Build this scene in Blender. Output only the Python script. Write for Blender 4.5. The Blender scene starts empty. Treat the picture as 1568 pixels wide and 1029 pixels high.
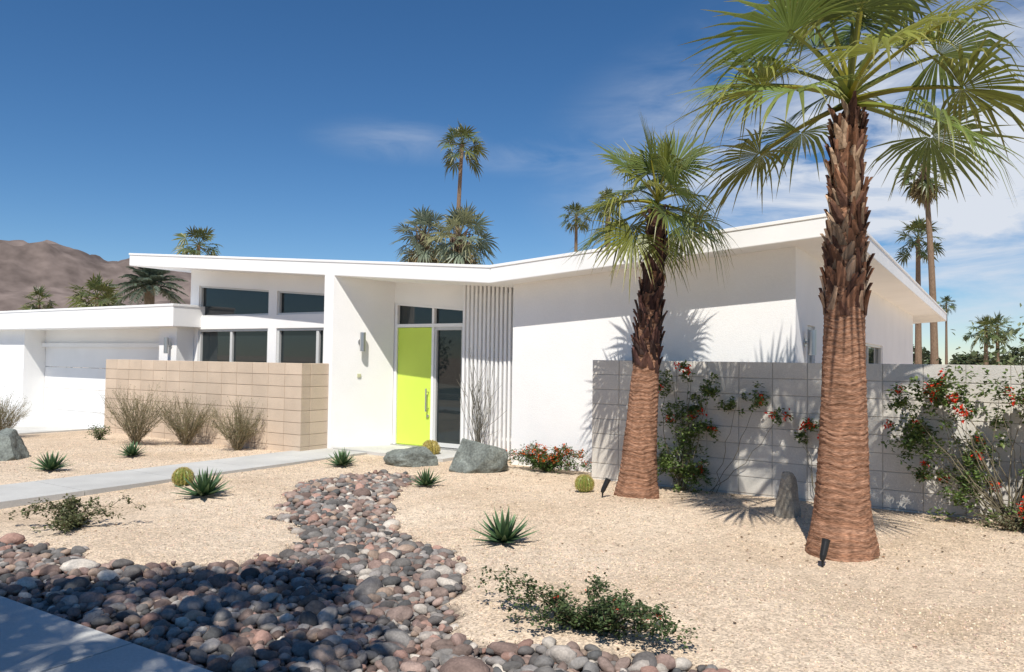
import bpy, math, random
import numpy as np
from mathutils import Matrix, Vector, noise
rng=np.random.default_rng(11)
random.seed(5)
sc=bpy.context.scene
def U(a,b,n=None): return rng.uniform(a,b,n)

# ------------------------------------------------------------------ materials
def mat(name,base,rough=.8,var=.15,nscale=4.0,bump=0.0,bscale=60.0,attr=False,spec=.3,metal=0.0,stretch=(1,1,1),trans=0.0,var2=0.0,n2=40.0):
    m=bpy.data.materials.new(name); m.use_nodes=True; nt=m.node_tree; N=nt.nodes; L=nt.links
    b=N["Principled BSDF"]; b.inputs["Roughness"].default_value=rough; b.inputs["Metallic"].default_value=metal
    b.inputs["Specular IOR Level"].default_value=spec
    tc=N.new("ShaderNodeTexCoord"); mp=N.new("ShaderNodeMapping"); mp.inputs["Scale"].default_value=stretch
    L.new(tc.outputs["Object"],mp.inputs["Vector"])
    if attr:
        a=N.new("ShaderNodeAttribute"); a.attribute_name="Col"; src=a.outputs["Color"]
    else:
        a=N.new("ShaderNodeRGB"); a.outputs[0].default_value=(*base,1); src=a.outputs[0]
    def vary(src,sc_,amt,det):
        n=N.new("ShaderNodeTexNoise"); n.inputs["Scale"].default_value=sc_; n.inputs["Detail"].default_value=det
        L.new(mp.outputs[0],n.inputs["Vector"])
        mr=N.new("ShaderNodeMapRange"); mr.inputs["From Min"].default_value=.3; mr.inputs["From Max"].default_value=.7
        mr.inputs["To Min"].default_value=1-amt; mr.inputs["To Max"].default_value=1+amt
        L.new(n.outputs["Fac"],mr.inputs["Value"])
        v=N.new("ShaderNodeVectorMath"); v.operation='SCALE'
        L.new(src,v.inputs[0]); L.new(mr.outputs[0],v.inputs["Scale"]); return v.outputs[0]
    if var>0: src=vary(src,nscale,var,4)
    if var2>0: src=vary(src,n2,var2,2)
    L.new(src,b.inputs["Base Color"])
    if bump>0:
        n=N.new("ShaderNodeTexNoise"); n.inputs["Scale"].default_value=bscale; n.inputs["Detail"].default_value=3
        L.new(mp.outputs[0],n.inputs["Vector"])
        bp=N.new("ShaderNodeBump"); bp.inputs["Strength"].default_value=bump; bp.inputs["Distance"].default_value=.01
        L.new(n.outputs["Fac"],bp.inputs["Height"]); L.new(bp.outputs[0],b.inputs["Normal"])
    if trans>0:
        t=N.new("ShaderNodeBsdfTranslucent"); L.new(src,t.inputs["Color"])
        mx=N.new("ShaderNodeMixShader"); mx.inputs[0].default_value=trans
        out=N["Material Output"]; L.new(b.outputs[0],mx.inputs[1]); L.new(t.outputs[0],mx.inputs[2]); L.new(mx.outputs[0],out.inputs[0])
    return m

M_white=mat("white_stucco",(.89,.875,.85),.85,.03,1.3,.3,90,var2=.02,n2=60)
M_fascia=mat("white_painted_fascia",(.89,.88,.86),.6,.035,1.5,.05,30)
M_frame=mat("aluminium_frame",(.62,.62,.60),.35,.03,4,spec=.5)
M_green=mat("lime_door_paint",(.63,.80,.10),.38,.03,2,.03,20,spec=.4)
M_bell=mat("doorbell_plastic",(.55,.55,.35),.5,.03,2)
M_steel=mat("brushed_steel",(.55,.55,.54),.3,.08,20,metal=.9,stretch=(1,1,.1))
M_black=mat("black_metal",(.02,.02,.02),.45,.1,10)
M_block=mat("concrete_block",(.5,.5,.5),.95,.10,1.6,.5,120,attr=True,spec=.15,var2=.07,n2=90)
M_conc=mat("concrete",(.52,.51,.48),.9,.12,1.6,.25,120,spec=.2,var2=.06,n2=70)
M_asph=mat("asphalt",(.05,.05,.052),.9,.2,2,.5,150)
M_stone=mat("stone",(.3,.3,.3),.85,.22,14,.5,60,attr=True,spec=.25,var2=.15,n2=70)
M_rock=mat("boulder_rock",(.17,.185,.165),.85,.4,5,.9,22,spec=.3,var2=.3,n2=35)
M_rockt=mat("sandstone_rock",(.30,.27,.22),.9,.3,8,.8,30,spec=.2,var2=.2,n2=60)
M_gravel=mat("gravel_chips",(.5,.4,.3),.95,.1,30,attr=True,spec=.15)
M_leaf=mat("leaves",(.1,.1,.1),.5,.2,6,attr=True,spec=.35,trans=.28)
M_palm=mat("palm_fronds",(.1,.1,.1),.40,.12,3,attr=True,spec=.5,trans=.32)
M_succ=mat("succulent",(.1,.1,.1),.45,.1,20,attr=True,spec=.4)
M_twig=mat("twigs",(.1,.1,.1),.8,.2,20,attr=True,spec=.2)
M_flower=mat("petals",(.6,.05,.02),.5,.1,20,attr=True,trans=.3)
M_trunk=mat("palm_trunk",(.30,.135,.07),.9,.30,2.0,1.0,8,attr=True,spec=.12,stretch=(3.5,3.5,20),var2=.32,n2=8)
M_boot=mat("palm_boots",(.2,.1,.06),.85,.3,12,.6,30,attr=True,spec=.2,stretch=(3,3,.6))
M_mtn=mat("mountain_rock",(.175,.138,.122),.95,.30,.006,1.0,.02,spec=.05,var2=.25,n2=.03)

def glassmat():
    m=bpy.data.materials.new("window_glass"); m.use_nodes=True; nt=m.node_tree; N=nt.nodes; L=nt.links
    b=N["Principled BSDF"]; b.inputs["Base Color"].default_value=(.018,.026,.028,1); b.inputs["Roughness"].default_value=.02
    b.inputs["Specular IOR Level"].default_value=.6
    n=N.new("ShaderNodeTexNoise"); n.inputs["Scale"].default_value=.9; bp=N.new("ShaderNodeBump"); bp.inputs["Strength"].default_value=.08; bp.inputs["Distance"].default_value=.05
    L.new(n.outputs["Fac"],bp.inputs["Height"]); L.new(bp.outputs[0],b.inputs["Normal"]); return m
M_glass=glassmat()

def groundmat():
    m=bpy.data.materials.new("decomposed_granite"); m.use_nodes=True; nt=m.node_tree; N=nt.nodes; L=nt.links
    b=N["Principled BSDF"]; b.inputs["Roughness"].default_value=.95; b.inputs["Specular IOR Level"].default_value=.12
    tc=N.new("ShaderNodeTexCoord")
    def nz(s,d,r=.6):
        n=N.new("ShaderNodeTexNoise"); n.inputs["Scale"].default_value=s; n.inputs["Detail"].default_value=d; n.inputs["Roughness"].default_value=r
        L.new(tc.outputs["Object"],n.inputs["Vector"]); return n.outputs["Fac"]
    def ramp(f,stops):
        r=N.new("ShaderNodeValToRGB"); e=r.color_ramp.elements
        while len(e)<len(stops): e.new(.5)
        for i,(p,c) in enumerate(stops): e[i].position=p; e[i].color=(*c,1)
        L.new(f,r.inputs[0]); return r.outputs[0]
    big=ramp(nz(.7,5),[(.28,(.58,.44,.305)),(.5,(.69,.545,.40)),(.72,(.77,.63,.48))])
    vo=N.new("ShaderNodeTexVoronoi"); vo.inputs["Scale"].default_value=75; L.new(tc.outputs["Object"],vo.inputs["Vector"])
    sep=N.new("ShaderNodeSeparateColor"); L.new(vo.outputs["Color"],sep.inputs[0])
    g=N.new("ShaderNodeMapRange"); g.inputs["To Min"].default_value=.64; g.inputs["To Max"].default_value=1.24; L.new(sep.outputs[0],g.inputs["Value"])
    v=N.new("ShaderNodeVectorMath"); v.operation='SCALE'; L.new(big,v.inputs[0]); L.new(g.outputs[0],v.inputs["Scale"])
    f2=N.new("ShaderNodeMapRange"); f2.inputs["From Min"].default_value=.3; f2.inputs["From Max"].default_value=.7; f2.inputs["To Min"].default_value=.84; f2.inputs["To Max"].default_value=1.1
    mid=nz(9,5); L.new(mid,f2.inputs["Value"])
    v2=N.new("ShaderNodeVectorMath"); v2.operation='SCALE'; L.new(v.outputs[0],v2.inputs[0]); L.new(f2.outputs[0],v2.inputs["Scale"])
    a=N.new("ShaderNodeAttribute"); a.attribute_name="Col"
    mx=N.new("ShaderNodeMix"); mx.data_type='RGBA'; L.new(a.outputs["Fac"],mx.inputs[0])
    L.new(v2.outputs[0],mx.inputs[6]); mx.inputs[7].default_value=(.12,.095,.08,1)
    L.new(mx.outputs[2],b.inputs["Base Color"])
    add=N.new("ShaderNodeMath"); add.operation='ADD'; L.new(vo.outputs["Distance"],add.inputs[0]); L.new(nz(160,2),add.inputs[1])
    bp0=N.new("ShaderNodeBump"); bp0.inputs["Strength"].default_value=.55; bp0.inputs["Distance"].default_value=.035; L.new(mid,bp0.inputs["Height"])
    bp=N.new("ShaderNodeBump"); bp.inputs["Strength"].default_value=.6; bp.inputs["Distance"].default_value=.008
    L.new(add.outputs[0],bp.inputs["Height"]); L.new(bp0.outputs[0],bp.inputs["Normal"]); L.new(bp.outputs[0],b.inputs["Normal"]); return m
M_ground=groundmat()

# ------------------------------------------------------------------ mesh tools
class Buf:
    def __init__(s): s.V=[];s.F={};s.C=[];s.n=0
    def add(s,V,F,c=(.5,.5,.5)):
        V=np.asarray(V,float).reshape(-1,3); F=np.asarray(F,int)
        s.V.append(V); s.F.setdefault(F.shape[1],[]).append(F+s.n)
        c=np.asarray(c,float)
        if c.ndim==1: c=np.tile(c,(len(V),1))
        s.C.append(c); s.n+=len(V)
def build(name,buf,m,parent=None,smooth=False,bevel=0):
    V=np.concatenate(buf.V); C=np.concatenate(buf.C)
    me=bpy.data.meshes.new(name)
    loc=np.zeros(3)
    if parent is None: loc=np.array([(V[:,0].min()+V[:,0].max())/2,(V[:,1].min()+V[:,1].max())/2,V[:,2].min()])
    elif parent.type=='EMPTY': loc=np.array(parent.location)
    Vl=V-loc
    idx=[];st=[];pos=0
    for k,fs in buf.F.items():
        f=np.concatenate(fs); idx.append(f.ravel()); st.append(pos+np.arange(len(f))*k); pos+=f.size
    idx=np.concatenate(idx); st=np.concatenate(st)
    me.vertices.add(len(Vl)); me.vertices.foreach_set("co",Vl.astype(np.float32).ravel())
    me.loops.add(len(idx)); me.loops.foreach_set("vertex_index",idx.astype(np.int32))
    me.polygons.add(len(st)); me.polygons.foreach_set("loop_start",st.astype(np.int32))
    me.update(calc_edges=True); me.validate()
    a=me.color_attributes.new("Col",'FLOAT_COLOR','POINT')
    a.data.foreach_set("color",np.concatenate([C,np.ones((len(C),1))],1).astype(np.float32).ravel())
    me.polygons.foreach_set("use_smooth",np.full(len(me.polygons),bool(smooth)))
    me.update()
    me.materials.append(m)
    ob=bpy.data.objects.new(name,me); sc.collection.objects.link(ob)
    if parent is None: ob.location=loc
    else: ob.parent=parent
    if bevel>0:
        b=ob.modifiers.new("bevel",'BEVEL'); b.width=bevel; b.segments=2; b.limit_method='ANGLE'
    return ob
def root(name,loc=(0,0,0)):
    e=bpy.data.objects.new(name,None); e.location=loc; e.empty_display_size=.2; sc.collection.objects.link(e); return e
HF=[[0,3,2,1],[4,5,6,7],[0,1,5,4],[1,2,6,5],[2,3,7,6],[3,0,4,7]]
def hexa(b,plan,z0,z1,c=(.5,.5,.5)):
    """plan: 4 ccw xy; z0,z1 number or function of x"""
    f0=z0 if callable(z0) else (lambda x:z0); f1=z1 if callable(z1) else (lambda x:z1)
    b.add([(x,y,f0(x)) for x,y in plan]+[(x,y,f1(x)) for x,y in plan],HF,c)
def box(b,x0,x1,y0,y1,z0,z1,c=(.5,.5,.5)): hexa(b,[(x0,y0),(x1,y0),(x1,y1),(x0,y1)],z0,z1,c)
def tube(b,P,Rr,k=5,c=(.5,.5,.5),cap=False):
    P=np.asarray(P,float); n=len(P); T=np.gradient(P,axis=0); T/=np.linalg.norm(T,axis=1)[:,None]+1e-9
    up=np.array([0,0,1.]) if abs(T[0][2])<.9 else np.array([1.,0,0])
    A=np.cross(T,up); A/=np.linalg.norm(A,axis=1)[:,None]+1e-9; B=np.cross(T,A)
    Rr=np.broadcast_to(np.asarray(Rr,float),(n,)); th=np.arange(k)*2*math.pi/k
    V=P[:,None]+Rr[:,None,None]*(np.cos(th)[None,:,None]*A[:,None]+np.sin(th)[None,:,None]*B[:,None])
    i=np.arange(n-1)[:,None]*k; j=np.arange(k)[None]; j2=(j+1)%k
    F=np.stack([i+j,i+j2,i+k+j2,i+k+j],-1).reshape(-1,4)
    b.add(V.reshape(-1,3),F,c)
    if cap:
        V2=np.concatenate([V[0],[P[0]],V[-1],[P[-1]]]); a=np.arange(k)
        F2=np.concatenate([np.stack([(a+1)%k,a,np.full(k,k)],1),np.stack([a,(a+1)%k,np.full(k,k)],1)+k+1]); b.add(V2,F2,c)
def norm(v): return v/(np.linalg.norm(v,axis=-1,keepdims=True)+1e-9)
def inst(b,T,F,M,P,c):
    n=len(P);t=len(T); V=np.einsum('nij,tj->nti',M,T)+P[:,None]
    Fo=(F[None]+(np.arange(n)*t)[:,None,None]).reshape(-1,F.shape[1])
    c=np.asarray(c,float)
    if c.ndim==2: c=np.repeat(c,t,0)
    b.add(V.reshape(-1,3),Fo,c)
def frames(d,rollrand=True):
    d=norm(d); r=norm(rng.normal(size=d.shape)); s=norm(np.cross(d,r)); nn=np.cross(s,d)
    return np.stack([s,d,nn],-1)   # columns
def frames_up(d):
    d=norm(d); s=norm(np.cross(d,np.array([0,0,1.])+rng.normal(0,.25,d.shape))); nn=np.cross(s,d); return np.stack([s,d,nn],-1)
LT=np.array([[0,0,0],[-.32,.45,.10],[0,1,0],[.32,.45,.10],[0,.5,-.02]]); LF=np.array([[0,4,1],[1,4,2],[0,3,4],[3,2,4]])
def leaves(b,P,size,c,flat=.6,var=.3):
    n=len(P); d=rng.normal(size=(n,3)); d[:,2]*=flat
    s=np.broadcast_to(np.asarray(size,float),(n,))*U(.6,1.3,n)
    M=frames_up(d)*s[:,None,None]
    col=np.asarray(c)*(1+U(-var,var,(n,1))); col=col*(1+U(-.08,.08,(n,3)))
    inst(b,LT,LF,M,P,np.clip(col,0,1))
def inpoly(x,y,poly):
    r=np.zeros(x.shape,bool); n=len(poly)
    for i in range(n):
        x1,y1=poly[i]; x2,y2=poly[(i+1)%n]
        if y1==y2: continue
        c=((y1>y)!=(y2>y))&(x<(x2-x1)*(y-y1)/(y2-y1)+x1); r^=c
    return r
def ico(sub):
    import bmesh
    bm=bmesh.new(); bmesh.ops.create_icosphere(bm,subdivisions=sub,radius=1)
    V=np.array([v.co[:] for v in bm.verts]); F=np.array([[v.index for v in f.verts] for f in bm.faces]); bm.free(); return V,F

# ------------------------------------------------------------------ terrain
RIVER=[(-7.26,8.5),(-7.58,7.66),(-7.37,6.98),(-6.75,6.1),(-6.11,5.37),(-5.55,5.0),(-5.03,4.70),(-4.86,4.3),(-4.92,3.89),(-5.35,3.57),(-5.70,3.22),(-6.3,3.32),(-6.82,3.38),(-7.20,3.30),(-8.84,3.1),(-8.84,2.5),(3,2.5),(3,3.3),(1.2,3.5),(-.2,3.85),(-1.24,3.98),(-1.58,3.97),(-1.96,3.94),(-2.41,3.69),(-2.81,3.75),(-3.08,4.13),(-3.36,4.71),(-3.79,5.11),(-4.45,5.50),(-5.3,6.1),(-6.02,6.82),(-6.5,7.6),(-6.74,8.45)]
def inriver(x,y):
    w=.06*np.sin(x*7+y*5)+.05*np.sin(y*11-x*4)
    return inpoly(x+w,y+w*.7,RIVER)
def sstep(a,b,x):
    t=np.clip((x-a)/(b-a),0,1); return t*t*(3-2*t)
def H(x,y):
    x=np.asarray(x,float); y=np.asarray(y,float)
    h=-.25*sstep(-15.8,-19.0,x)
    yard=sstep(2.7,3.6,y)*(1-sstep(8.2,9.4,y))*sstep(-16,-14,x)*(1-sstep(8,10,x))
    h=h+yard*.022*(np.sin(x*1.3+y*.8)+np.sin(x*.7-y*1.9)+.6*np.sin(x*3.1+y*2.3)-.3)
    h=h-.16*sstep(-6.6,-6.9,y)
    return h
def axis(lo,hi,a,b,step):
    c=list(np.arange(a,b+1e-6,step)); s=step; v=a
    L=[]
    while v>lo: s*=1.35; v-=s; L.append(v)
    s=step; v=b; Rr=[]
    while v<hi: s*=1.35; v+=s; Rr.append(v)
    return np.array(L[::-1]+c+Rr)
xs=axis(-4500,4500,-20,5,.085); ys=axis(-4500,4500,2.2,10.2,.085)
X,Y=np.meshgrid(xs,ys,indexing='ij')
riv=inriver(X,Y)
Z=H(X,Y)-np.where(riv,.035,0)
nx,ny=X.shape
I=(np.arange(nx-1)[:,None]*ny+np.arange(ny-1)[None]).ravel()
b=Buf(); b.add(np.stack([X,Y,Z],-1).reshape(-1,3),np.stack([I,I+ny,I+ny+1,I+1],1),np.repeat(riv.reshape(-1,1).astype(float),3,1))
build("ground",b,M_ground,smooth=True)

def slab(b,x0,x1,y0,y1,zo,nx=8,ny=3,t=.14):
    xx=np.linspace(x0,x1,nx+1); yy=np.linspace(y0,y1,ny+1)
    Xg,Yg=np.meshgrid(xx,yy,indexing='ij'); Zg=-.25*sstep(-15.8,-19.0,Xg)+zo
    n2=ny+1; I=(np.arange(nx)[:,None]*n2+np.arange(ny)[None]).ravel()
    V=np.stack([Xg,Yg,Zg],-1).reshape(-1,3); b.add(V,np.stack([I,I+n2,I+n2+1,I+1],1))
    ring=[i*n2 for i in range(nx+1)]+[nx*n2+j for j in range(1,ny+1)]+[i*n2+ny for i in range(nx-1,-1,-1)]+[j for j in range(ny-1,0,-1)]
    Rv=V[ring]; m=len(ring); Rb=Rv.copy(); Rb[:,2]-=t
    a=np.arange(m); b.add(np.concatenate([Rv,Rb]),np.stack([(a+1)%m,a,a+m,(a+1)%m+m],1))
b=Buf(); x=-46.0
while x<20:
    slab(b,x+.006,x+1.5-.006,1.0,2.5,.03,4,2); x+=1.5
build("sidewalk",b,M_conc)
b=Buf(); y=2.512
while y<10.3:
    slab(b,-10.0,-8.87,y+.005,min(y+1.2,9.58)-.005,.035,2,2); y+=1.2
    if y>9.5: break
slab(b,-9.66,-7.3,9.59,10.75,.05,3,2)
build("garden_path",b,M_conc)
b=Buf()
for x0,x1 in((-27,-24.4),(-24.39,-20.6),(-20.59,-16.7)):
    for y0,y1 in ((2.515,4.9),(4.91,7.3),(7.31,10.25)): slab(b,x0,x1,y0,y1,.03,8,2)
build("driveway",b,M_conc)
b=Buf(); box(b,-200,200,-15,-7.15,-.3,-.15); build("road",b,M_asph)
b=Buf()
for i in range(-30,20): box(b,i*3+.006,i*3+2.994,-7.15,-6.95,-.3,.0)
build("kerb",b,M_conc,bevel=.015)

# river rock
b=Buf()
Vi,Fi=ico(2); temps=[]
for k in range(7):
    T=Vi.copy()
    for q in range(5):
        d=norm(rng.normal(size=3)); o=U(.62,.9); dd=T@d; T=T-np.maximum(dd-o,0)[:,None]*d*.85
    T*=1+U(-.05,.05,(len(T),1)); temps.append(T)
pal=np.array([(.21,.155,.13),(.26,.18,.15),(.15,.14,.13),(.33,.29,.25),(.09,.088,.085),(.34,.25,.19),(.22,.20,.185),(.45,.40,.34),(.17,.12,.10),(.25,.225,.205),(.31,.19,.15),(.12,.108,.10),(.19,.175,.16),(.28,.20,.165)])
def rocks(b,P,size,zo):
    n=len(P); s=size*np.exp(rng.normal(0,.30,n))
    k=rng.integers(0,7,n); tilt=rng.normal(0,.22,(n,2)); yaw=U(0,2*math.pi,n)
    c=pal[rng.integers(0,len(pal),n)]*(1+U(-.25,.3,(n,1)))*1.08
    for q in range(7):
        ii=np.where(k==q)[0]
        if not len(ii): continue
        cy,sy=np.cos(yaw[ii]),np.sin(yaw[ii]); Rz=np.zeros((len(ii),3,3)); Rz[:,0,0]=cy;Rz[:,0,1]=-sy;Rz[:,1,0]=sy;Rz[:,1,1]=cy;Rz[:,2,2]=1
        Rt=np.tile(np.eye(3),(len(ii),1,1)); Rt[:,2,0]=tilt[ii,0]; Rt[:,0,2]=-tilt[ii,0]; Rt[:,2,1]=tilt[ii,1]; Rt[:,1,2]=-tilt[ii,1]
        S=np.zeros((len(ii),3,3)); S[:,0,0]=s[ii]*U(1.0,1.35,len(ii)); S[:,1,1]=s[ii]*U(.7,1.0,len(ii)); S[:,2,2]=s[ii]*U(.5,.72,len(ii))
        M=Rt@Rz@S
        p=P[ii].copy(); p[:,2]=H(p[:,0],p[:,1])-.03+zo+s[ii]*.35
        inst(b,temps[q],Fi,M,p,c[ii])
def jitter(step,x0,x1,y0,y1):
    gx,gy=np.meshgrid(np.arange(x0,x1,step),np.arange(y0,y1,step)); gx=gx.ravel()+U(-.42,.42,gx.size)*step; gy=gy.ravel()+U(-.42,.42,gy.size)*step
    return gx,gy
for step,size,zo in ((.056,.030,.0),(.085,.041,.018)):
    gx,gy=jitter(step,-9,2.4,2.56,8.6); k=inriver(gx,gy)&(gy>2.56)&(gx>-8.8); gx,gy=gx[k],gy[k]
    rocks(b,np.stack([gx,gy,gx*0],1),size,zo)
gx,gy=jitter(.085,-16.4,-10.06,2.58,3.5); k=gy<3.15+.1*np.sin(gx*2); rocks(b,np.stack([gx[k],gy[k],gx[k]*0],1),.042,.02)
sx,sy=U(-8.5,1.5,9000),U(2.7,8.6,9000)
near=np.zeros(9000,bool)
for ax,ay in((.1,0),(-.1,0),(0,.1),(0,-.1)): near|=inriver(sx+ax,sy+ay)
near&=~inriver(sx,sy)&(U(0,1,9000)<.10); rocks(b,np.stack([sx[near],sy[near],sx[near]*0],1),.024,.03)
build("river_rock_bed",b,M_stone,smooth=True)
b=Buf()
T=np.array([[1,0,0],[-1,.1,0],[0,1,.1],[.1,-1,0],[0,0,.8],[0,.1,-.8]],float); FO=np.array([[0,2,4],[2,1,4],[1,3,4],[3,0,4],[2,0,5],[1,2,5],[3,1,5],[0,3,5]])
def chips(n,x0,x1,y0,y1,s):
    px,py=U(x0,x1,n),U(y0,y1,n)
    ok=~inriver(px,py)&~((px>-10.02)&(px<-8.85))&(px>-16.4); px,py=px[ok],py[ok]; n=len(px)
    sz=s*U(.5,1.6,n); M=frames(rng.normal(size=(n,3)))*sz[:,None,None]*np.stack([U(.7,1.2,n)]*3,1)[:,:,None]
    p=np.stack([px,py,H(px,py)+sz*.25],1)
    c=np.array([(.70,.56,.42)])*(1+U(-.5,.32,(n,1)))*(1+U(-.06,.06,(n,3)))
    inst(b,T,FO,M,p,np.clip(c,0,.9))
chips(26000,-7,4,2.6,6,.0055); chips(26000,-14,4,5,9.4,.007)
build("gravel_chips",b,M_gravel)
# dry leaf litter blown against plants and walls
b=Buf(); P=[]
for (cx,cy,r,n) in ((-1.2,7.3,.9,60),(-3.6,8.6,.9,55),(-2.8,9.1,1.0,70),(.1,9.0,1.0,80),(-7.2,4.0,.8,25),(-2.1,4.3,.9,30),(-5.6,9.5,.8,40),(-12.4,8.4,1.3,60),(-3.0,6.5,3.0,60),(-8,6.5,3,30)):
    q=np.stack([cx+rng.normal(0,r*.55,n),cy+rng.normal(0,r*.4,n)],1); q=q[(q[:,1]<9.42)&~inriver(q[:,0],q[:,1])]; P.append(np.stack([q[:,0],q[:,1],H(q[:,0],q[:,1])+.008],1))
P=np.concatenate(P); leaves(b,P,.032,(.22,.14,.075),flat=.12,var=.5); build("leaf_litter",b,M_twig)

# ------------------------------------------------------------------ mountain
b=Buf()
A=np.linspace(math.radians(35),math.radians(110),300)  # angle left of +Y
rr=np.linspace(1500,3600,64)
ridge_a=[35,48,50,52,55,57.8,59.0,60.5,61.5,63.7,66.1,70,78,90,110]; ridge_h=[20,170,215,232,248,254,254,254,268,290,285,290,330,400,380]
for_h=np.interp(np.degrees(A),ridge_a,ridge_h)
V=[]
for i,a in enumerate(A):
    for r in rr:
        x=-math.sin(a)*r; y=math.cos(a)*r
        t=(r-1500)/800; base=(sstep(0,1,t))*for_h[i]*1.03*(1-.3*max(0,(r-2300)/1300))
        nz=noise.ridged_multi_fractal(Vector((x*.0032,y*.0032,3.1)),1.0,2.1,6,1.0,2.0)
        n2=noise.fractal(Vector((x*.012,y*.012,1.7)),1,2,4)
        V.append((x,y,base*(.80+.14*nz)+n2*14*min(1,t*2)-2))
na,nr=len(A),len(rr); I=(np.arange(na-1)[:,None]*nr+np.arange(nr-1)[None]).ravel()
b.add(V,np.stack([I,I+1,I+nr+1,I+nr],1)); build("mountain",b,M_mtn,smooth=True)

# ------------------------------------------------------------------ house
house=root("modern_house",(-8,10,0))
def rb(x): return 2.75+(.082*(-6.48-x) if x<-6.48 else .0745*(x+6.48))
def rt(x): return rb(x)+.262
W=Buf(); FA=Buf(); GL=Buf(); FR=Buf()
wt=lambda x: rb(x)+.08
YB=30.0
hexa(FA,[(-15.88,9.6),(-6.48,9.6),(-6.48,YB),(-15.88,YB)],rb,rt)
hexa(FA,[(-6.478,9.6),(-1.5,9.6),(-1.5,YB),(-6.478,YB)],rb,rt)
FE=Buf()
hexa(FE,[(-15.89,9.588),(-6.48,9.588),(-6.48,9.7),(-15.89,9.7)],lambda x:rt(x)-.03,lambda x:rt(x)+.012)
hexa(FE,[(-6.479,9.588),(-1.488,9.588),(-1.488,9.7),(-6.479,9.7)],lambda x:rt(x)-.03,lambda x:rt(x)+.012)
hexa(FE,[(-1.6,9.702),(-1.488,9.702),(-1.488,YB),(-1.6,YB)],lambda x:rt(x)-.03,lambda x:rt(x)+.012)
hexa(W,[(-9.95,9.594),(-9.73,9.594),(-9.22,10.6),(-9.95,10.6)],-.3,wt)
DX0,DX1=-9.19,-7.56; yd=10.6
hexa(W,[(-9.25,yd),(-7.5,yd),(-7.5,yd+.15),(-9.25,yd+.15)],lambda x:2.60+.089*(-9.19-x)+.0,wt)
box(W,-7.60,-6.2,10.62,10.8,-.3,2.7)
hexa(W,[(-6.33,10.04),(-2.15,10.04),(-2.15,10.3),(-6.33,10.3)],-.3,wt)
box(W,-6.329,-6.15,10.302,10.7,-.3,2.78)
def wally(xo,xi,y0,y1,ops):
    y=y0
    for a,bb,z0,z1 in ops:
        hexa(W,[(xi,y),(xo,y),(xo,a),(xi,a)],-.3,wt)
        hexa(W,[(xi,a),(xo,a),(xo,bb),(xi,bb)],-.3,z0); hexa(W,[(xi,a),(xo,a),(xo,bb),(xi,bb)],z1,wt)
        box(GL,xo-.10,xo-.09,a,bb,z0,z1)
        for (p,q) in((a,a+.05),(bb-.05,bb),((a+bb)/2-.025,(a+bb)/2+.025)): box(FR,xo-.09,xo-.03,p,q,z0,z1)
        box(FR,xo-.088,xo-.032,a+.051,bb-.051,z1-.05,z1-.001); box(FR,xo-.088,xo-.032,a+.051,bb-.051,z0+.001,z0+.05)
        y=bb
    hexa(W,[(xi,y),(xo,y),(xo,y1),(xi,y1)],-.3,wt)
wally(-2.15,-2.35,10.301,25.6,[(10.75,11.25,1.0,2.12),(14.6,18.6,.9,2.02)])
hexa(W,[(-14.5,25.4),(-2.36,25.4),(-2.36,25.6),(-14.5,25.6)],-.3,2.8)
hexa(W,[(-14.5,10.36),(-14.3,10.36),(-14.3,25.39),(-14.5,25.39)],-.3,wt)
y0,y1=10.15,10.35
def wx(x0,x1,z0,z1): hexa(W,[(x0,y0),(x1,y0),(x1,y1),(x0,y1)],z0,z1)
wtop=lambda x: 2.775+.080*(-10.52-x)
wx(-14.5,-14.22,-.3,wt); wx(-12.05,-11.81,-.3,wt); wx(-10.52,-9.96,-.3,wt)
for a,c in((-14.22,-12.05),(-11.81,-10.52)):
    wx(a,c,-.3,.9); wx(a,c,2.15,2.41); wx(a,c,wtop,wt)
    box(GL,a,c,y0+.09,y0+.10,.9,2.15); hexa(GL,[(a,y0+.09),(c,y0+.09),(c,y0+.10),(a,y0+.10)],2.41,wtop)
    f0,f1=y0+.03,y0+.09
    def fr(x0,x1,z0,z1,d=0): hexa(FR,[(x0,f0+d),(x1,f0+d),(x1,f1),(x0,f1)],z0,z1)
    fr(a+.001,a+.035,2.411,wtop); fr(c-.035,c-.001,2.411,wtop); fr(a+.036,c-.036,2.411,2.445); fr(a+.036,c-.036,lambda x:wtop(x)-.035,lambda x:wtop(x)-.001)
    fr(a+.001,a+.05,.9,2.149); fr(c-.05,c-.001,.9,2.149); fr(a+.051,c-.051,2.10,2.149); fr(a+.051,c-.051,.901,.95)
    mm=a+(c-a)*(.47 if a<-13 else .84); fr(mm-.035,mm+.035,.951,2.099,.01)
ttop=lambda x: 2.60+.089*(-9.19-x)
yf=yd+.02
def fe(x0,x1,z0,z1,d=0): hexa(FR,[(x0,yf+d),(x1,yf+d),(x1,yf+.10),(x0,yf+.10)],z0,z1)
W2=Buf()
hexa(W2,[(-9.245,yf),(-9.165,yf),(-9.165,yf+.12),(-9.245,yf+.12)],-.1,ttop)
hexa(W2,[(-8.375,yf),(-8.325,yf),(-8.325,yf+.10),(-8.375,yf+.10)],-.1,2.155)
hexa(W2,[(-7.70,yf),(-7.56,yf),(-7.56,yf+.12),(-7.70,yf+.12)],-.1,ttop)
hexa(W2,[(-9.164,yf),(-7.701,yf),(-7.701,yf+.10),(-9.164,yf+.10)],2.156,2.215)
hexa(W2,[(-9.164,yf),(-7.701,yf),(-7.701,yf+.10),(-9.164,yf+.10)],lambda x:ttop(x)-.04,lambda x:ttop(x)-.001)
hexa(W2,[(-8.375,yf+.002),(-8.325,yf+.002),(-8.325,yf+.1),(-8.375,yf+.1)],2.216,lambda x:ttop(x)-.041)
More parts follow.
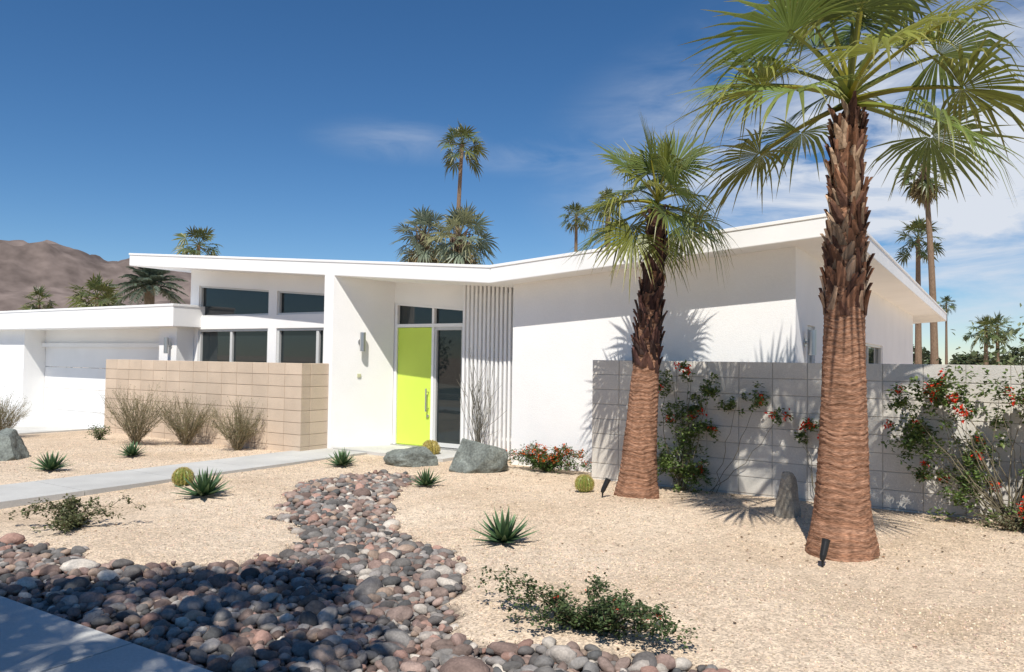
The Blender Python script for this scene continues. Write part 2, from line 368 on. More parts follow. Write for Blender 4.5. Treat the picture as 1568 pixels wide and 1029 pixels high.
hexa(GL,[(-9.164,yf+.07),(-7.701,yf+.07),(-7.701,yf+.08),(-9.164,yf+.08)],2.21,lambda x:ttop(x)-.02)
box(GL,-8.32,-7.70,yf+.07,yf+.08,.07,2.15)
fe(-8.324,-8.28,.08,2.155,.02); fe(-7.745,-7.701,.08,2.155,.02); fe(-8.279,-7.746,.08,.15,.02); fe(-8.279,-7.746,2.10,2.155,.02)
G_=Buf(); box(G_,-9.16,-8.38,yf+.03,yf+.075,.075,2.15)
ST=Buf(); box(ST,-9.24,-7.56,yf-.05,yf+.06,.051,.072)
tube(ST,[(-8.44,yf-.05,.68),(-8.44,yf-.05,1.08)],.014,10,cap=True)
for z in(.74,1.02): tube(ST,[(-8.44,yf-.05,z),(-8.44,yf+.035,z)],.009,8)
tube(ST,[(-8.44,yf+.005,.60),(-8.44,yf+.03,.60)],.025,12,cap=True)
SL=Buf()
for i in range(15):
    xx=-7.53+i*.082; box(SL,xx,xx+.044,10.37,10.42,.02,rb(xx)+.02)
for z in(.3,1.5,2.6): box(SL,-7.54,-6.335,10.425,10.46,z,z+.05)
wt2=2.2
box(W,-27,-20.55,9.75,9.95,-.45,wt2); box(W,-14.95,-14.35,9.75,9.95,-.3,wt2)
box(W,-20.75,-20.551,9.951,10.4,-.45,wt2); box(W,-14.949,-14.36,9.951,10.4,-.3,wt2)
box(W,-20.549,-14.951,10.25,10.4,1.80,wt2)
box(W,-20.549,-14.951,10.16,10.24,1.76,1.86)
box(W,-14.52,-14.352,9.952,10.145,-.3,2.1)
GD=Buf()
for i in range(4):
    z=-.32+i*.53; box(GD,-20.54,-14.96,10.26,10.30,z,z+.522)
box(FA,-27.2,-14.13,9.5,24,2.185,2.635)
box(FE,-27.2,-14.118,9.488,9.6,2.60,2.648); box(FE,-14.24,-14.118,9.602,10.14,2.60,2.648)
def wall_lamp(p,n):
    p=np.array(p);n=norm(np.array(n,float)); c=p+n*.10
    tube(ST,[c-[0,0,.165],c+[0,0,.165]],.05,20,cap=True)
    tube(ST,[p,c],.022,8); tube(ST,[p-n*.002,p+n*.02],.055,16,cap=True)
nf=(1.006,-.51,0)
wall_lamp((-9.50,10.048,1.88),nf); wall_lamp((-14.55,9.75,1.80),(0,-1,0)); wall_lamp((-2.15,10.55,1.88),(1,0,0))
BL=Buf(); hexa(BL,[(-9.525,10.00),(-9.505,9.985),(-9.475,10.045),(-9.495,10.06)],1.26,1.32)
build("walls",W,M_white,house); build("roof_and_fascia",FA,M_fascia,house,bevel=.012); build("drip_edge",FE,M_fascia,house,bevel=.004)
build("window_glass",GL,M_glass,house); build("window_frames",FR,M_frame,house,bevel=.004); build("door_frame",W2,M_fascia,house,bevel=.004)
build("front_door",G_,M_green,house,bevel=.004); build("fittings",ST,M_steel,house,smooth=False); build("slat_screen",SL,M_fascia,house,bevel=.004)
build("garage_door",GD,M_fascia,house,bevel=.006); build("doorbell",BL,M_bell,house,bevel=.003)

# ------------------------------------------------------------------ block walls
def blockrun(b,p0,p1,z0,n,th,base,w=.4,h=.2,lw=.0):
    p0=np.array(p0,float);p1=np.array(p1,float); L=np.linalg.norm(p1-p0); d=(p1-p0)/L; nrm=np.array([d[1],-d[0]])
    k=max(1,round(L/w)); ww=L/k
    def bx(a,c,e0,e1,za,zb,col):
        q=[p0+d*a-nrm*e0,p0+d*c-nrm*e0,p0+d*c-nrm*e1,p0+d*a-nrm*e1]; hexa(b,[tuple(v) for v in q],za,zb,col)
    for j in range(n):
        for i in range(k):
            col=np.array(base)*(1+U(-.06,.06)); o=U(-.0012,.0012)
            bx(i*ww+.0045,(i+1)*ww-.0045,o,th+o,z0+j*h+.0045,z0+(j+1)*h-.0045,col)
    bx(.008,L-.008,.008,th-.008,z0,z0+n*h-.008,np.array(base)*.72)
bw=Buf(); BE=(.61,.49,.375)
blockrun(bw,(-15.62,9.0),(-9.82,9.0),-.1,8,.2,BE)
blockrun(bw,(-9.82,9.201),(-9.80,9.59),-.1,8,.2,BE)
blockrun(bw,(-15.62,9.7),(-15.62,9.201),-.1,8,.2,BE)
build("concrete_block_wall",bw,M_block,bevel=.003)
bw=Buf(); BG=(.66,.62,.55)
blockrun(bw,(-4.70,9.5),(9.3,9.5),-.18,9,.2,BG)
blockrun(bw,(-4.5,10.03),(-4.5,9.701),-.18,9,.2,BG)
build("concrete_block_wall",bw,M_block,bevel=.003)

# ------------------------------------------------------------------ palms
def fan(b,base,az,el,pl,br,ns,droop,col,A=2.1,fold=.35):
    f=np.array([math.cos(el)*math.cos(az),math.cos(el)*math.sin(az),math.sin(el)])
    t=np.linspace(0,1,6); g=pl*.22*U(.6,1.3)
    P=base+f*pl*t[:,None]; P[:,2]-=g*t**2*math.cos(el)
    tube(b,P,np.linspace(.022,.010,6)*(br/.7),4,np.array(col)*np.array([1.45,1.2,.9]))
    f2=norm(P[-1]-P[-2]); s=norm(np.cross(f2,[0,0,1.])+rng.normal(0,.38,3)); s=norm(s-f2*(s@f2)); n=np.cross(s,f2)
    hub=P[-1]; th=np.linspace(-A,A,ns)+rng.normal(0,.3*A/ns,ns); dth=2*A/ns
    Ls=br*(.72+.28*np.cos(th*.8))*U(.84,1.08,ns)
    u=np.array([.03,.28,.50,.76,1.0]); wf=np.array([.03,.28,.42,.21,.015])
    d=np.cos(th)[:,None]*f2+np.sin(th)[:,None]*s+ (.25*(np.abs(np.sin(th)))-.05)[:,None]*n
    d=norm(d); sd=norm(np.cross(d,n)); 
    r=Ls[:,None]*u[None]
    C=hub+d[:,None]*r[...,None]
    dr=droop*U(.2,1.7,ns)[:,None]*np.clip(u-.36,0,1)[None]**1.7*Ls[:,None]*1.5
    C=C-d[:,None]*(dr*.35)[...,None]; C[...,2]-=dr
    w=(Ls[:,None]*wf[None]*math.tan(dth/2)*1.02)[...,None]*sd[:,None]
    up=(Ls[:,None]*wf[None]*math.tan(dth/2)*fold)[...,None]*n
    V=np.stack([C-w,C+up,C+w],2).reshape(ns,15,3)
    k=np.arange(4)[:,None]*3; F=np.concatenate([np.concatenate([k,k+1,k+4,k+3],1),np.concatenate([k+1,k+2,k+5,k+4],1)])
    Fa=(F[None]+(np.arange(ns)*15)[:,None,None]).reshape(-1,4)
    c0=np.array(col); ct=np.array([.36,.29,.11]); q=np.array([0,0,.05,.2,.75])
    cc=c0[None]*(1-q[:,None])+ct[None]*q[:,None]; cc=np.repeat(cc,3,0)[None]*U(.8,1.2,(ns,1,1))
    b.add(V.reshape(-1,3),Fa,cc.reshape(-1,3))
def crown(b,c,n,pl,br,ns,droop=.55,col=(.125,.17,.04),elmin=-50,elmax=85,az0=0.,hz=.18):
    for i in range(n):
        q=(i+.5)/n; el=math.radians(elmax-(elmax-elmin)*q**.85+U(-7,7)); az=az0+i*2.39996+U(-.25,.25)
        k=.75+.35*math.sin(min(1,q*1.6)*math.pi/2)
        cl=np.array(col)*U(.7,1.3)*(np.array([1.0,1,1]) if U(0,1)<.7 else np.array([1.4,1.15,.85]))
        fan(b,np.array(c)+[0,0,hz*(1-q)-hz*.55],az,el,pl*k*U(.75,1.15),br*(.85+.2*k)*U(.88,1.1),ns,droop*(.45+.75*q)*U(.6,1.5),cl)
def trunk(b,pts,prof,k=44,c0=(.29,.148,.088),c1=(.385,.225,.15)):
    z=np.arange(prof[0][0],prof[-1][0],.010); r=np.interp(z,[p[0] for p in prof],[p[1] for p in prof])
    th=np.arange(k)*2*math.pi/k; V=[];C=[]
    rn=rng.normal(0,1,len(z)); ph=np.cumsum(U(.15,.85,len(z))); vert=rng.normal(0,1,k); step=0.
    for i,zz in enumerate(z):
        x,y=pts(zz); vert=vert*.93+rng.normal(0,.36,k)
        wob=.016*np.sin(3*th+zz*2)+.009*np.sin(7*th-zz*5)
        R_=r[i]*(1+wob*1.4)+.0018*math.sin(ph[i]*2.2)+.0015*rn[i]+.0022*vert+rng.normal(0,.0020,k)
        dz=.016*np.sin(2*th+zz)+.010*np.sin(5*th+zz*7)
        V.append(np.stack([x+R_*np.cos(th),y+R_*np.sin(th),zz+dz],1))
        m=.5+.5*math.sin(ph[i]*2.2); C.append((np.array(c0)*(1-m*.6)+np.array(c1)*m*.6)[None]*(1+.05*rn[i]+.11*rng.normal(0,1,k)+.10*vert)[:,None])
    n=len(z); i=np.arange(n-1)[:,None]*k; j=np.arange(k)[None]; j2=(j+1)%k
    b.add(np.concatenate(V),np.stack([i+j,i+j2,i+k+j2,i+k+j],-1).reshape(-1,4),np.clip(np.concatenate(C),0,1))
def boots(b,pts,prof,z0,z1,n,L=.24,cols=((.20,.10,.06),(.10,.05,.035),(.32,.22,.15)),om=.09):
    for i in range(n):
        q=i/n; z=z0+(z1-z0)*q+U(-.04,.04); az=i*2.39996+U(-.2,.2); r=np.interp(z,[p[0] for p in prof],[p[1] for p in prof])
        x,y=pts(z); o=np.array([math.cos(az),math.sin(az),0]); s=np.array([-math.sin(az),math.cos(az),0])*(1 if U(0,1)>.5 else -1)
        l=L*U(.6,1.15); w=U(.030,.055); lean=U(.15,.55); out=U(.01,om)
        t=np.array([0,.35,.7,1.0]); ww=w*np.array([1.1,.85,.6,.25]); oo=r*.93+.008+out*t**1.8
        C=np.array([x,y,z])+o*oo[:,None]+s*(lean*l*t)[:,None]+np.array([0,0,1])*(l*t)[:,None]
        th=.012
        V=np.stack([C-s*ww[:,None],C+o*th*1.4,C+s*ww[:,None],C-o*th],1).reshape(-1,3)
        k=np.arange(3)[:,None]*4; F=np.concatenate([np.concatenate([k+a,k+(a+1)%4,k+4+(a+1)%4,k+4+a],1) for a in range(4)])
        F=np.concatenate([F,[[12,13,14,15]]])
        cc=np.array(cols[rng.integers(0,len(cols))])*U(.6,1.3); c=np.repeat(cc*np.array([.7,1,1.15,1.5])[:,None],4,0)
        b.add(V,F,np.clip(c,0,1))
def big_pt(z): return (-1.17+.015*z,7.27-.01*z)
profB=[(-.1,.305),(.05,.285),(.2,.25),(.45,.222),(.9,.198),(1.5,.178),(2.0,.164),(2.25,.158),(2.6,.140),(3.1,.118),(3.8,.09)]
e=root("fan_palm_tree",(-1.17,7.27,0))
b=Buf(); trunk(b,big_pt,profB); build("trunk",b,M_trunk,e,smooth=True)
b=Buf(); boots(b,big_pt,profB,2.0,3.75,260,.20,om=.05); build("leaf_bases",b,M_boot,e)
b=Buf(); crown(b,(-1.10,7.24,3.98),24,.86,.82,40,.50,az0=.6,elmin=-12,col=(.15,.205,.048)); build("fronds",b,M_palm,e)
def sm_pt(z): return (-3.62+.075*z,8.50)
profS=[(-.1,.28),(.05,.26),(.2,.23),(.45,.205),(.9,.18),(1.5,.152),(1.75,.142),(2.2,.125),(2.6,.10),(3.4,.075)]
e=root("fan_palm_tree",(-3.62,8.5,0))
b=Buf(); trunk(b,sm_pt,profS); build("trunk",b,M_trunk,e,smooth=True)
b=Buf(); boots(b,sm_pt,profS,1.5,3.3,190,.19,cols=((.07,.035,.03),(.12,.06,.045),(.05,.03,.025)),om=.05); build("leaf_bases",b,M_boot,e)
b=Buf(); crown(b,(-3.38,8.5,3.48),23,.52,.62,38,.50,az0=2.0,elmin=-30,col=(.135,.18,.045)); build("fronds",b,M_palm,e)
def far_palm(x,y,hc,cr,tr=.16,skirt=0,n=26,ns=12,col=(.085,.12,.04),bend=0.):
    e=root("fan_palm_tree",(x,y,0)); b=Buf()
    zz=np.linspace(-.3,hc,12); P=np.stack([x+bend*(zz/hc)**2-bend,np.full(12,y),zz],1)
    tube(b,P,np.linspace(tr*1.5,tr*.8,12),10,(.22,.15,.10)); build("trunk",b,M_boot,e)
    if skirt>0:
        b=Buf(); pf=[(0,tr*1.6),(hc,tr*1.2)]; boots(b,lambda z:(x,y),pf,hc-skirt,hc,140,.5,cols=((.16,.10,.07),(.09,.06,.045),(.25,.19,.13)))
        for i in range(26): fan(b,np.array([x,y,hc-.3-U(0,skirt*.35)]),i*2.4,math.radians(-70),.5,cr*.5,9,.3,(.2,.15,.09))
        build("dead_thatch",b,M_boot,e)
    b=Buf(); crown(b,(x,y,hc),n,cr*.52,cr*.48,ns,.4,col=col,elmin=-50); build("fronds",b,M_palm,e)
far_palm(-32.9,44.9,17.2,2.1,bend=.5)
far_palm(-22.7,28.1,7.4,1.7,.3,2.2,34,16,(.17,.21,.15)); far_palm(-20.1,27.4,7.0,1.8,.35,2.2,34,16,(.17,.21,.145))
far_palm(-32.4,61.9,14.8,1.7); far_palm(-17.1,36.2,9.8,1.0); far_palm(-3.7,51.7,13.4,2.0,skirt=1.5,bend=-.5); far_palm(-4.4,56.1,9.8,1.8)
far_palm(-1.0,82.1,4.9,1.9); far_palm(-.1,84.9,5.3,1.8); far_palm(-6.9,137.3,11.3,1.8); far_palm(-52.6,37.4,10.2,2.0); far_palm(-49.5,27.8,5.3,2.0); far_palm(-94.7,46.4,7.6,2.3,n=24); far_palm(-53,30.5,5.0,1.6); far_palm(-100,38,7.4,1.5,n=20)
e=root("date_palm_tree",(-35.4,22.5,0)); b=Buf(); tube(b,[(-35.4,22.5,-.3),(-35.4,22.5,5.0)],[.3,.22],10,(.2,.15,.1)); build("trunk",b,M_boot,e)
b=Buf()
for i in range(34):
    az=i*2.4; el=math.radians(80-95*(i/34)); L=2.0*U(.85,1.1); t=np.linspace(0,1,16)
    f=np.array([math.cos(el)*math.cos(az),math.cos(el)*math.sin(az),math.sin(el)]); P=np.array([-35.4,22.5,5.0])+f*L*t[:,None]; P[:,2]-=.75*t**2*L*.6
    tube(b,P,.012,3,(.15,.15,.08)); T_=np.gradient(P,axis=0); T_=norm(T_); s=norm(np.cross(T_,[0,0,1.]))
    for sg in(1,-1):
        for k in range(2):
            Q=P[1:]-T_[1:]*k*.06; d=norm(T_[1:]*.7+s[1:]*sg*.8+rng.normal(0,.1,(15,3))-[0,0,.25]); M=frames_up(d)*(.45*np.sin(np.linspace(.5,2.9,15)))[:,None,None]; M[:,:,0]*=.28
            inst(b,LT,LF,M,Q,np.tile([.13,.17,.12],(15,1))*U(.7,1.3,(15,1)))
build("fronds",b,M_palm,e)
def verge_palm(x,y,hc,n=22):
    e=root("fan_palm_tree",(x,y,0)); b=Buf(); pf=[(-.1,.3),(.3,.22),(2,.17),(hc,.12)]; pt=lambda z:(x,y)
    trunk(b,pt,pf,20); build("trunk",b,M_trunk,e,smooth=True)
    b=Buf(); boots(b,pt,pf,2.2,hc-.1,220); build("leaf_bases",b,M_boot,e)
    b=Buf(); crown(b,(x,y,hc),n,.75,.75,26,elmin=-30); build("fronds",b,M_palm,e)
verge_palm(-2.55,-.75,5.9); verge_palm(-3.6,-2.4,6.2)

# ------------------------------------------------------------------ plants
def gz(x,y): return float(H(x,y))
def agave(x,y,w,h):
    b=Buf(); z=gz(x,y); n=42
    for i in range(n):
        q=i/n; az=i*2.39996+U(-.1,.1); el=math.radians(82-72*q**.8); L=w*.56*U(.85,1.1)*(.8+.2*q)
        f=np.array([math.cos(el)*math.cos(az),math.cos(el)*math.sin(az),math.sin(el)])*1.0; s=np.array([-math.sin(az),math.cos(az),0]); nn=np.cross(f,s)*-1
        t=np.linspace(0,1,6); C=np.array([x,y,z+.02])+f*(L*t)[:,None]; C[:,2]+=-.10*L*t**2*math.cos(el)+.06*L*t**3; ww=L*.085*np.array([.75,1.05,1.0,.75,.42,.02])
        V=np.stack([C-s*ww[:,None]+nn*ww[:,None]*.45,C,C+s*ww[:,None]+nn*ww[:,None]*.45],1).reshape(-1,3)
        k=np.arange(5)[:,None]*3; F=np.concatenate([np.concatenate([k,k+1,k+4,k+3],1),np.concatenate([k+1,k+2,k+5,k+4],1)])
        c=np.array((.07,.125,.055))*U(.7,1.4); cc=np.repeat(np.tile(c,(6,1))*np.array([1,1,1,1,1.3,2.2])[:,None],3,0)
        b.add(V,F,cc)
    build("agave_plant",b,M_succ,smooth=True)
for a in((-7.52,5.50,.66,.3),(-10.92,5.58,.56,.3),(-11.64,7.18,.5,.3),(-8.17,8.3,.55,.3),(-6.26,7.88,.5,.3),(-3.69,5.75,.62,.3)): agave(*a)
def barrel(x,y,r,c1=(.20,.24,.05)):
    b=Buf(); z=gz(x,y); k=64; n=16; V=[];C=[]
    for i in range(n):
        ph=math.pi*i/(n-1)*.93+.02; 
        for j in range(k):
            a=j*2*math.pi/k; rr=r*math.sin(ph)*(1+.09*math.cos(a*16)); V.append((x+rr*math.cos(a),y+rr*math.sin(a),z+r*.95+r*1.05*math.cos(ph))); C.append(np.array(c1)*(1+.35*math.cos(a*16)))
    i=np.arange(n-1)[:,None]*k; j=np.arange(k)[None]; j2=(j+1)%k
    b.add(V,np.stack([i+j,i+k+j,i+k+j2,i+j2],-1).reshape(-1,4),C)
    m=1500; ph=np.arccos(U(-.6,1,m)); a=np.round(U(0,16,m))*2*math.pi/16
    d=np.stack([np.sin(ph)*np.cos(a),np.sin(ph)*np.sin(a),np.cos(ph)],1); P=np.array([x,y,z+r*.95])+d*r*[1.06,1.06,1.05]
    M=frames(d+rng.normal(0,.6,(m,3)))*(r*.26); M[:,:,0]*=.22
    inst(b,LT,LF,M,P,np.tile([.55,.45,.16],(m,1))*U(.7,1.2,(m,1)))
    build("barrel_cactus",b,M_succ,smooth=False)
barrel(-7.85,9.98,.13,(.35,.28,.07)); barrel(-4.27,8.45,.10); barrel(-8.41,5.85,.105)
def boulder(name,x,y,sx,sy,sz,m,seed,yaw=0,planes=9):
    r=np.random.default_rng(seed); V,F=ico(5)
    for q in range(planes):
        d=norm(r.normal(size=3)); d[2]=abs(d[2])*.8; d=norm(d); o=r.uniform(.5,.82); dd=V@d; V=V-np.maximum(dd-o,0)[:,None]*d*.97
    V=np.array([v*(1+.07*noise.fractal(Vector(v)*2.5+Vector((seed,0,0)),1,2,5)) for v in V])
    V=V*[sx,sy,sz]; c,s=math.cos(yaw),math.sin(yaw); V=np.stack([V[:,0]*c-V[:,1]*s,V[:,0]*s+V[:,1]*c,V[:,2]],1)
    V=V+[x,y,gz(x,y)+sz*.42]; b=Buf(); b.add(V,F); build(name,b,m,smooth=False)
boulder("boulder",-7.5,9.12,.44,.28,.24,M_rock,3,.5); boulder("boulder",-6.42,9.22,.48,.32,.38,M_rock,8,.4,7); boulder("boulder",-12.95,5.85,.55,.42,.40,M_rock,5,.6)
boulder("standing_stone",-1.88,8.42,.16,.13,.33,M_rockt,12,.3,8)
def stems(b,x,y,n,h,spread,col,rad=.004,curl=.15,k=3,sub=2,lean=(0,0)):
    tips=[]; z=gz(x,y)-.02
    for i in range(n):
        az=U(0,2*math.pi); sp=spread*math.sqrt(U(0,1)); L=h*U(.6,1.05)
        t=np.linspace(0,1,6); o=np.array([math.cos(az),math.sin(az)])
        P=np.stack([x+o[0]*(sp*t**1.15)+U(-.03,.03),y+o[1]*(sp*t**1.15)+U(-.03,.03),z+L*t*(1-.18*(sp/max(spread,.01))**2)],1)
        P[1:]+=rng.normal(0,curl*h*.06,(5,3)); P[:,0]+=lean[0]*t; P[:,1]+=lean[1]*t
        tube(b,P,np.linspace(rad,rad*.35,6),k,np.array(col)*U(.7,1.35)); tips.append(P)
        for s_ in range(sub):
            a=rng.integers(2,5); Q=P[a]; d=norm(P[a+1]-P[a]+rng.normal(0,.035,3)*1.6); l=L*U(.15,.35); tt=np.linspace(0,1,4)[:,None]
            R_=Q+d*l*tt; R_[:,2]+=.15*l*tt[:,0]**2; tube(b,R_,np.linspace(rad*.6,rad*.3,4),k,np.array(col)*U(.7,1.35)); tips.append(R_)
    return tips
def desert_shrub(x,y,w,h):
    e=root("desert_shrub",(x,y,0)); b=Buf(); t=stems(b,x,y,130,h,w*.60,(.26,.22,.14),.0045,.35,3,3); build("stems",b,M_twig,e)
    P=np.concatenate(t); P=P[P[:,2]>h*.2]; P=np.repeat(P,2,0); P=P+rng.normal(0,.02,P.shape); b=Buf(); leaves(b,P,.020,(.19,.19,.085)); build("leaves",b,M_leaf,e)
for a in((-12.86,8.0,1.1,1.02),(-12.35,8.62,1.0,.9),(-11.05,8.72,.95,.85),(-15.9,7.15,.85,.85)): desert_shrub(*a)
def tall_shrub(x,y,h,w):
    e=root("slender_stem_plant",(x,y,0)); b=Buf(); stems(b,x,y,30,h,w,(.17,.16,.13),.0065,.35,4,2); build("stems",b,M_twig,e)
tall_shrub(-6.93,10.02,1.75,.32)
def low_plant(name,x,y,rx,ry,h,nst,nl,ls,col,fl=0,fcol=(.7,.06,.02),fs=.02):
    e=root(name,(x,y,0)); b=Buf(); z=gz(x,y); pts=[]
    for i in range(nst):
        az=U(0,2*math.pi); r=U(.35,1.05)**.8; t=np.linspace(0,1,7); hh=h*U(.3,1.1)
        P=np.stack([x+math.cos(az)*rx*r*t,y+math.sin(az)*ry*r*t,z+hh*np.sin(t*2.2)],1); P[1:]+=rng.normal(0,.018,(6,3)); P[:,2]=np.maximum(P[:,2],z+.005)
        tube(b,P,np.linspace(.004,.0015,7),3,(.16,.11,.07)); pts.append(P[1:])
    build("stems",b,M_twig,e); P=np.concatenate(pts); P=P[rng.integers(0,len(P),nl)]+rng.normal(0,.022,(nl,3)); P[:,2]=np.maximum(P[:,2],z+.006)
    b=Buf(); leaves(b,P,ls,col,var=.45); build("leaves",b,M_leaf,e)
    if fl:
        Q=P[P[:,2]>z+h*.45]; Q=Q[rng.integers(0,len(Q),fl)]; b=Buf()
        Q=np.repeat(Q,9,0)+rng.normal(0,fs*.5,(fl*9,3)); leaves(b,Q,fs,fcol,flat=1,var=.25); build("flowers",b,M_flower,e)
low_plant("groundcover_plant",-7.25,3.95,.70,.45,.24,22,2600,.034,(.12,.13,.055))
low_plant("groundcover_plant",-2.08,4.18,.72,.34,.22,30,5200,.027,(.075,.11,.04),9,(.65,.06,.03),.016)
low_plant("groundcover_plant",.12,9.0,.4,.3,.16,26,620,.026,(.18,.18,.10))
low_plant("groundcover_plant",-14.2,8.1,.26,.2,.24,24,700,.035,(.09,.14,.045))
low_plant("lantana_plant",-5.50,9.68,.72,.25,.34,60,4200,.036,(.08,.14,.035),130,(.85,.14,.02),.028)
def clump_shrub(name,base,clumps,nl,ls,col,fl,fcol=(.80,.05,.015),nb=2,rb_=.007):
    e=root(name,(base[0],base[1],0)); b=Buf(); B0=np.array([base[0],base[1],gz(*base)]); P=[]
    for (cx,cy,cz,r,wt_) in clumps:
        c=np.array([cx,cy,cz])
        for q in range(nb):
            t=np.linspace(0,1,10)[:,None]; mid=(B0+c)/2+rng.normal(0,.12,3); tg=c+rng.normal(0,r*.6,3)
            C=(1-t)**2*(B0+rng.normal(0,.04,3)*[1,.5,0])+2*t*(1-t)*mid+t*t*tg; C[1:-1]+=rng.normal(0,.014,(8,3)); C[:,1]=np.minimum(C[:,1],9.47)
            tube(b,C,np.linspace(rb_,.002,10),5,(.20,.17,.11))
        m=int(nl*wt_); sub=c+rng.normal(0,r*.6,(max(3,m//24),3)); p=sub[rng.integers(0,len(sub),m)]+rng.normal(0,r*.20,(m,3)); P.append(p)
    build("branches",b,M_twig,e); P=np.concatenate(P); P[:,1]=np.where(P[:,1]>9.47,9.47-U(0,.12,len(P)),P[:,1]); P[:,2]=np.maximum(P[:,2],.02)
    b=Buf(); leaves(b,P,ls,col,var=.45); build("leaves",b,M_leaf,e)
    if fl:
        Q=P[rng.integers(0,len(P),fl)]; Q=Q+[0,-.06,.01]; Q=np.repeat(Q,16,0)+rng.normal(0,.024,(fl*16,3)); b=Buf(); leaves(b,Q,.042,fcol,flat=1); build("flowers",b,M_flower,e)
LC=(.13,.185,.05)
clump_shrub("flowering_wall_shrub",(-3.38,9.36),[(-3.55,9.3,.35,.17,1),(-3.3,9.28,.2,.18,1.1),(-3.35,9.3,.62,.17,.9),(-3.5,9.33,.95,.15,.6),(-3.25,9.33,1.05,.14,.6),(-3.1,9.33,.8,.14,.6),(-3.02,9.33,1.25,.13,.6),(-3.62,9.35,1.3,.12,.4),(-3.3,9.35,1.45,.1,.3),(-3.15,9.3,.3,.14,.5)],560,.05,LC,11)
clump_shrub("flowering_wall_shrub",(-3.0,9.42),[(-2.75,9.38,1.12,.11,.7),(-2.4,9.38,1.2,.12,.8),(-2.2,9.4,.98,.09,.5)],330,.045,LC,4,nb=1,rb_=.005)
clump_shrub("flowering_wall_shrub",(-1.75,9.42),[(-1.85,9.39,.92,.1,.6),(-1.92,9.39,.75,.09,.5),(-1.7,9.39,.85,.09,.5)],280,.045,LC,3,nb=1,rb_=.005)
cl=[]
for i in range(40):
    cx=U(-.85,1.5); top=1.5 if cx>-.25 else 1.05+U(0,.45)
    cl.append((cx,9.15+U(-.2,.15),U(.42 if cx<-.45 else .15,top),U(.13,.21),U(.4,1)))
clump_shrub("flowering_wall_shrub",(.12,9.2),cl,430,.05,LC,62)
def leafmass(name,x0,x1,y0,y1,h0,h1,n,nl,ls,col,fl=0):
    b=Buf(); P=[]
    for i in range(n):
        cx,cy=U(x0,x1),U(y0,y1); hh=U(h0,h1); r=hh*U(.25,.42); c=np.array([cx,cy,hh*.55]); 
        d=norm(rng.normal(size=(nl,3)))*(U(.3,1,(nl,1))**.4)*[r*1.2,r*1.2,hh*.5]; P.append(c+d*U(.75,1.1,(nl,1)))
    P=np.concatenate(P); P[:,2]=np.maximum(P[:,2],.0); leaves(b,P,ls,col,var=.5,flat=.9)
    build(name,b,M_leaf)
leafmass("oleander_shrub",.1,1.6,12.5,13.5,1.9,2.35,9,500,.09,(.15,.18,.08))
leafmass("distant_trees",-30,40,120,140,2.5,4.6,60,260,.8,(.08,.10,.05))
leafmass("distant_trees",-140,-60,40,90,2.5,4.6,60,260,.7,(.08,.10,.05))
leafmass("added_reflection_hedge",-45,30,-24,-21,2.5,4.5,70,350,.35,(.06,.09,.035))  # unseen leaf mass behind the camera, added so the window glass reflects dark
def spot(x,y,h,az):
    e=Buf(); z=gz(x,y); s=h/.22
    tube(e,[(x,y,z-.02),(x,y,z+.07*s)],[.006,.012],8,cap=True)
    d=norm(np.array([math.cos(az)*.45,math.sin(az)*.45,1])); p=np.array([x,y,z+.07*s])
    tube(e,[p-d*.015*s,p+d*.02*s,p+d*.13*s,p+d*.15*s],[.018*s,.026*s,.030*s,.033*s],18,cap=True)
    tube(e,[p-[0,.02,0],p+[0,.02,0]],.014,8,cap=True)
    build("path_light",e,M_black)
spot(-1.22,6.70,.23,1.3); spot(-3.85,8.08,.23,.6)

# ------------------------------------------------------------------ light and sky
AZ=23.0; EL=55.0
d=Vector((-math.sin(math.radians(AZ))*math.cos(math.radians(EL)),math.cos(math.radians(AZ))*math.cos(math.radians(EL)),-math.sin(math.radians(EL))))
sl=bpy.data.lights.new("sun",'SUN'); sl.energy=5.0; sl.angle=math.radians(.5); sl.color=(1,.96,.89)
so=bpy.data.objects.new("sun",sl); so.rotation_euler=d.to_track_quat('-Z','Y').to_euler(); so.location=(10,-20,30); sc.collection.objects.link(so)
w=bpy.data.worlds.new("World"); sc.world=w; w.use_nodes=True; nt=w.node_tree; N=nt.nodes; L=nt.links
bg=N["Background"]; bg.inputs[1].default_value=.12
sky=N.new("ShaderNodeTexSky"); sky.sky_type='NISHITA'; sky.sun_disc=False; sky.sun_elevation=math.radians(EL); sky.sun_rotation=math.radians(180-AZ); sky.air_density=.95; sky.dust_density=.1; sky.ozone_density=4.5; sky.altitude=900
hs=N.new("ShaderNodeHueSaturation"); hs.inputs["Saturation"].default_value=1.20; hs.inputs["Value"].default_value=.84; L.new(sky.outputs[0],hs.inputs["Color"])
tc=N.new("ShaderNodeTexCoord")
mp=N.new("ShaderNodeMapping"); mp.inputs["Scale"].default_value=(2.2,2.2,9); mp.inputs["Rotation"].default_value=(.0,.22,.2); L.new(tc.outputs["Generated"],mp.inputs[0])
nz=N.new("ShaderNodeTexNoise"); nz.inputs["Scale"].default_value=2.2; nz.inputs["Detail"].default_value=9; nz.inputs["Roughness"].default_value=.6; nz.inputs["Distortion"].default_value=.5; L.new(mp.outputs[0],nz.inputs["Vector"])
mr=N.new("ShaderNodeMapRange"); mr.inputs["From Min"].default_value=.36; mr.inputs["From Max"].default_value=.66; L.new(nz.outputs["Fac"],mr.inputs["Value"])
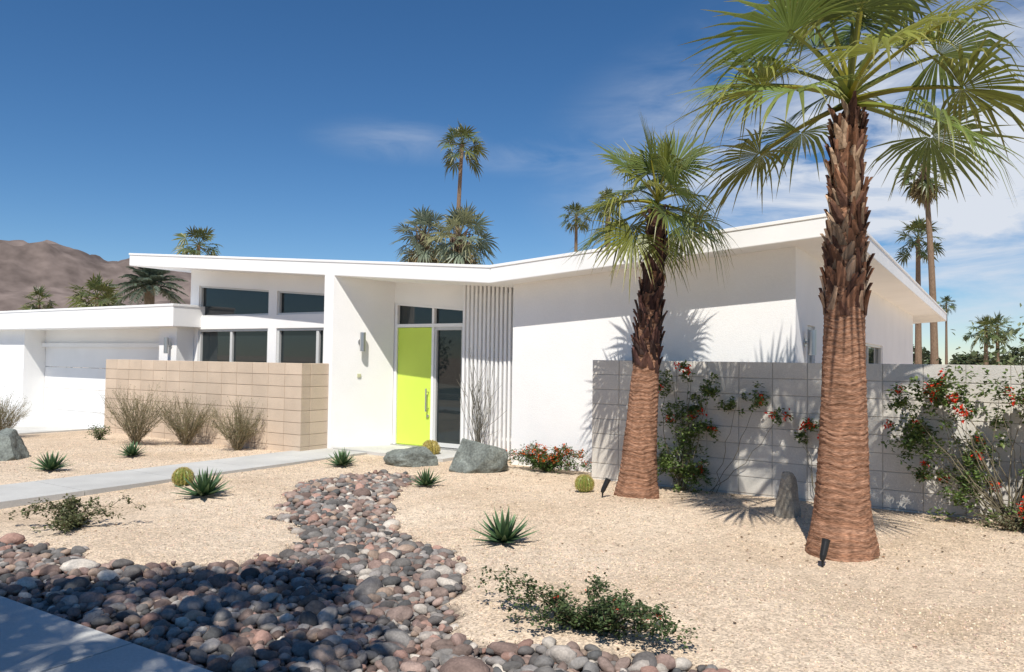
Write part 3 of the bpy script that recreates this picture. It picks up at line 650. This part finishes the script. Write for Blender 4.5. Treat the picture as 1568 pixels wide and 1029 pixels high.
def blob(v,rad,amp,zs=2.5):
    v=Vector(v).normalized()
    ms=N.new("ShaderNodeVectorMath"); ms.operation='MULTIPLY'; ms.inputs[1].default_value=(1,1,zs); L.new(tc.outputs["Generated"],ms.inputs[0])
    vm=N.new("ShaderNodeVectorMath"); vm.operation='DISTANCE'; vm.inputs[1].default_value=(v.x,v.y,v.z*zs); L.new(ms.outputs[0],vm.inputs[0])
    m=N.new("ShaderNodeMapRange"); m.interpolation_type='SMOOTHSTEP'; m.inputs["From Min"].default_value=rad; m.inputs["From Max"].default_value=0; m.inputs["To Max"].default_value=amp; L.new(vm.outputs["Value"],m.inputs["Value"]); return m.outputs[0]
blobs=[blob((-.05,1.15,.25),.52,1.8,2.0),blob((-.66,.77,.285),.14,.36,4),blob((-.50,.86,.262),.15,.32,5),blob((.35,1.1,.25),.35,1.4,2)]
acc=blobs[0]
for q in blobs[1:]:
    a=N.new("ShaderNodeMath"); a.operation='MAXIMUM'; L.new(acc,a.inputs[0]); L.new(q,a.inputs[1]); acc=a.outputs[0]
mu=N.new("ShaderNodeMath"); mu.operation='MULTIPLY'; mu.use_clamp=True; L.new(acc,mu.inputs[0]); L.new(mr.outputs[0],mu.inputs[1])
mx=N.new("ShaderNodeMix"); mx.data_type='RGBA'; L.new(mu.outputs[0],mx.inputs[0]); L.new(hs.outputs[0],mx.inputs[6]); mx.inputs[7].default_value=(5.9,6.3,7.0,1)
L.new(mx.outputs[2],bg.inputs[0])
sc.view_settings.view_transform='Standard'; sc.view_settings.look='None'; sc.view_settings.exposure=0

# ------------------------------------------------------------------ camera
cam=bpy.data.cameras.new("camera"); cam.sensor_width=36; cam.lens=36*1180/1568; cam.clip_end=12000; cam.clip_start=.05
co=bpy.data.objects.new("camera",cam); sc.collection.objects.link(co)
R=Matrix.Rotation(math.radians(32.3),3,'Z')@Matrix.Rotation(math.radians(91.78),3,'X')@Matrix.Rotation(math.radians(.8),3,'Z')
co.matrix_world=Matrix.Translation((0,0,1.6))@R.to_4x4(); sc.camera=co
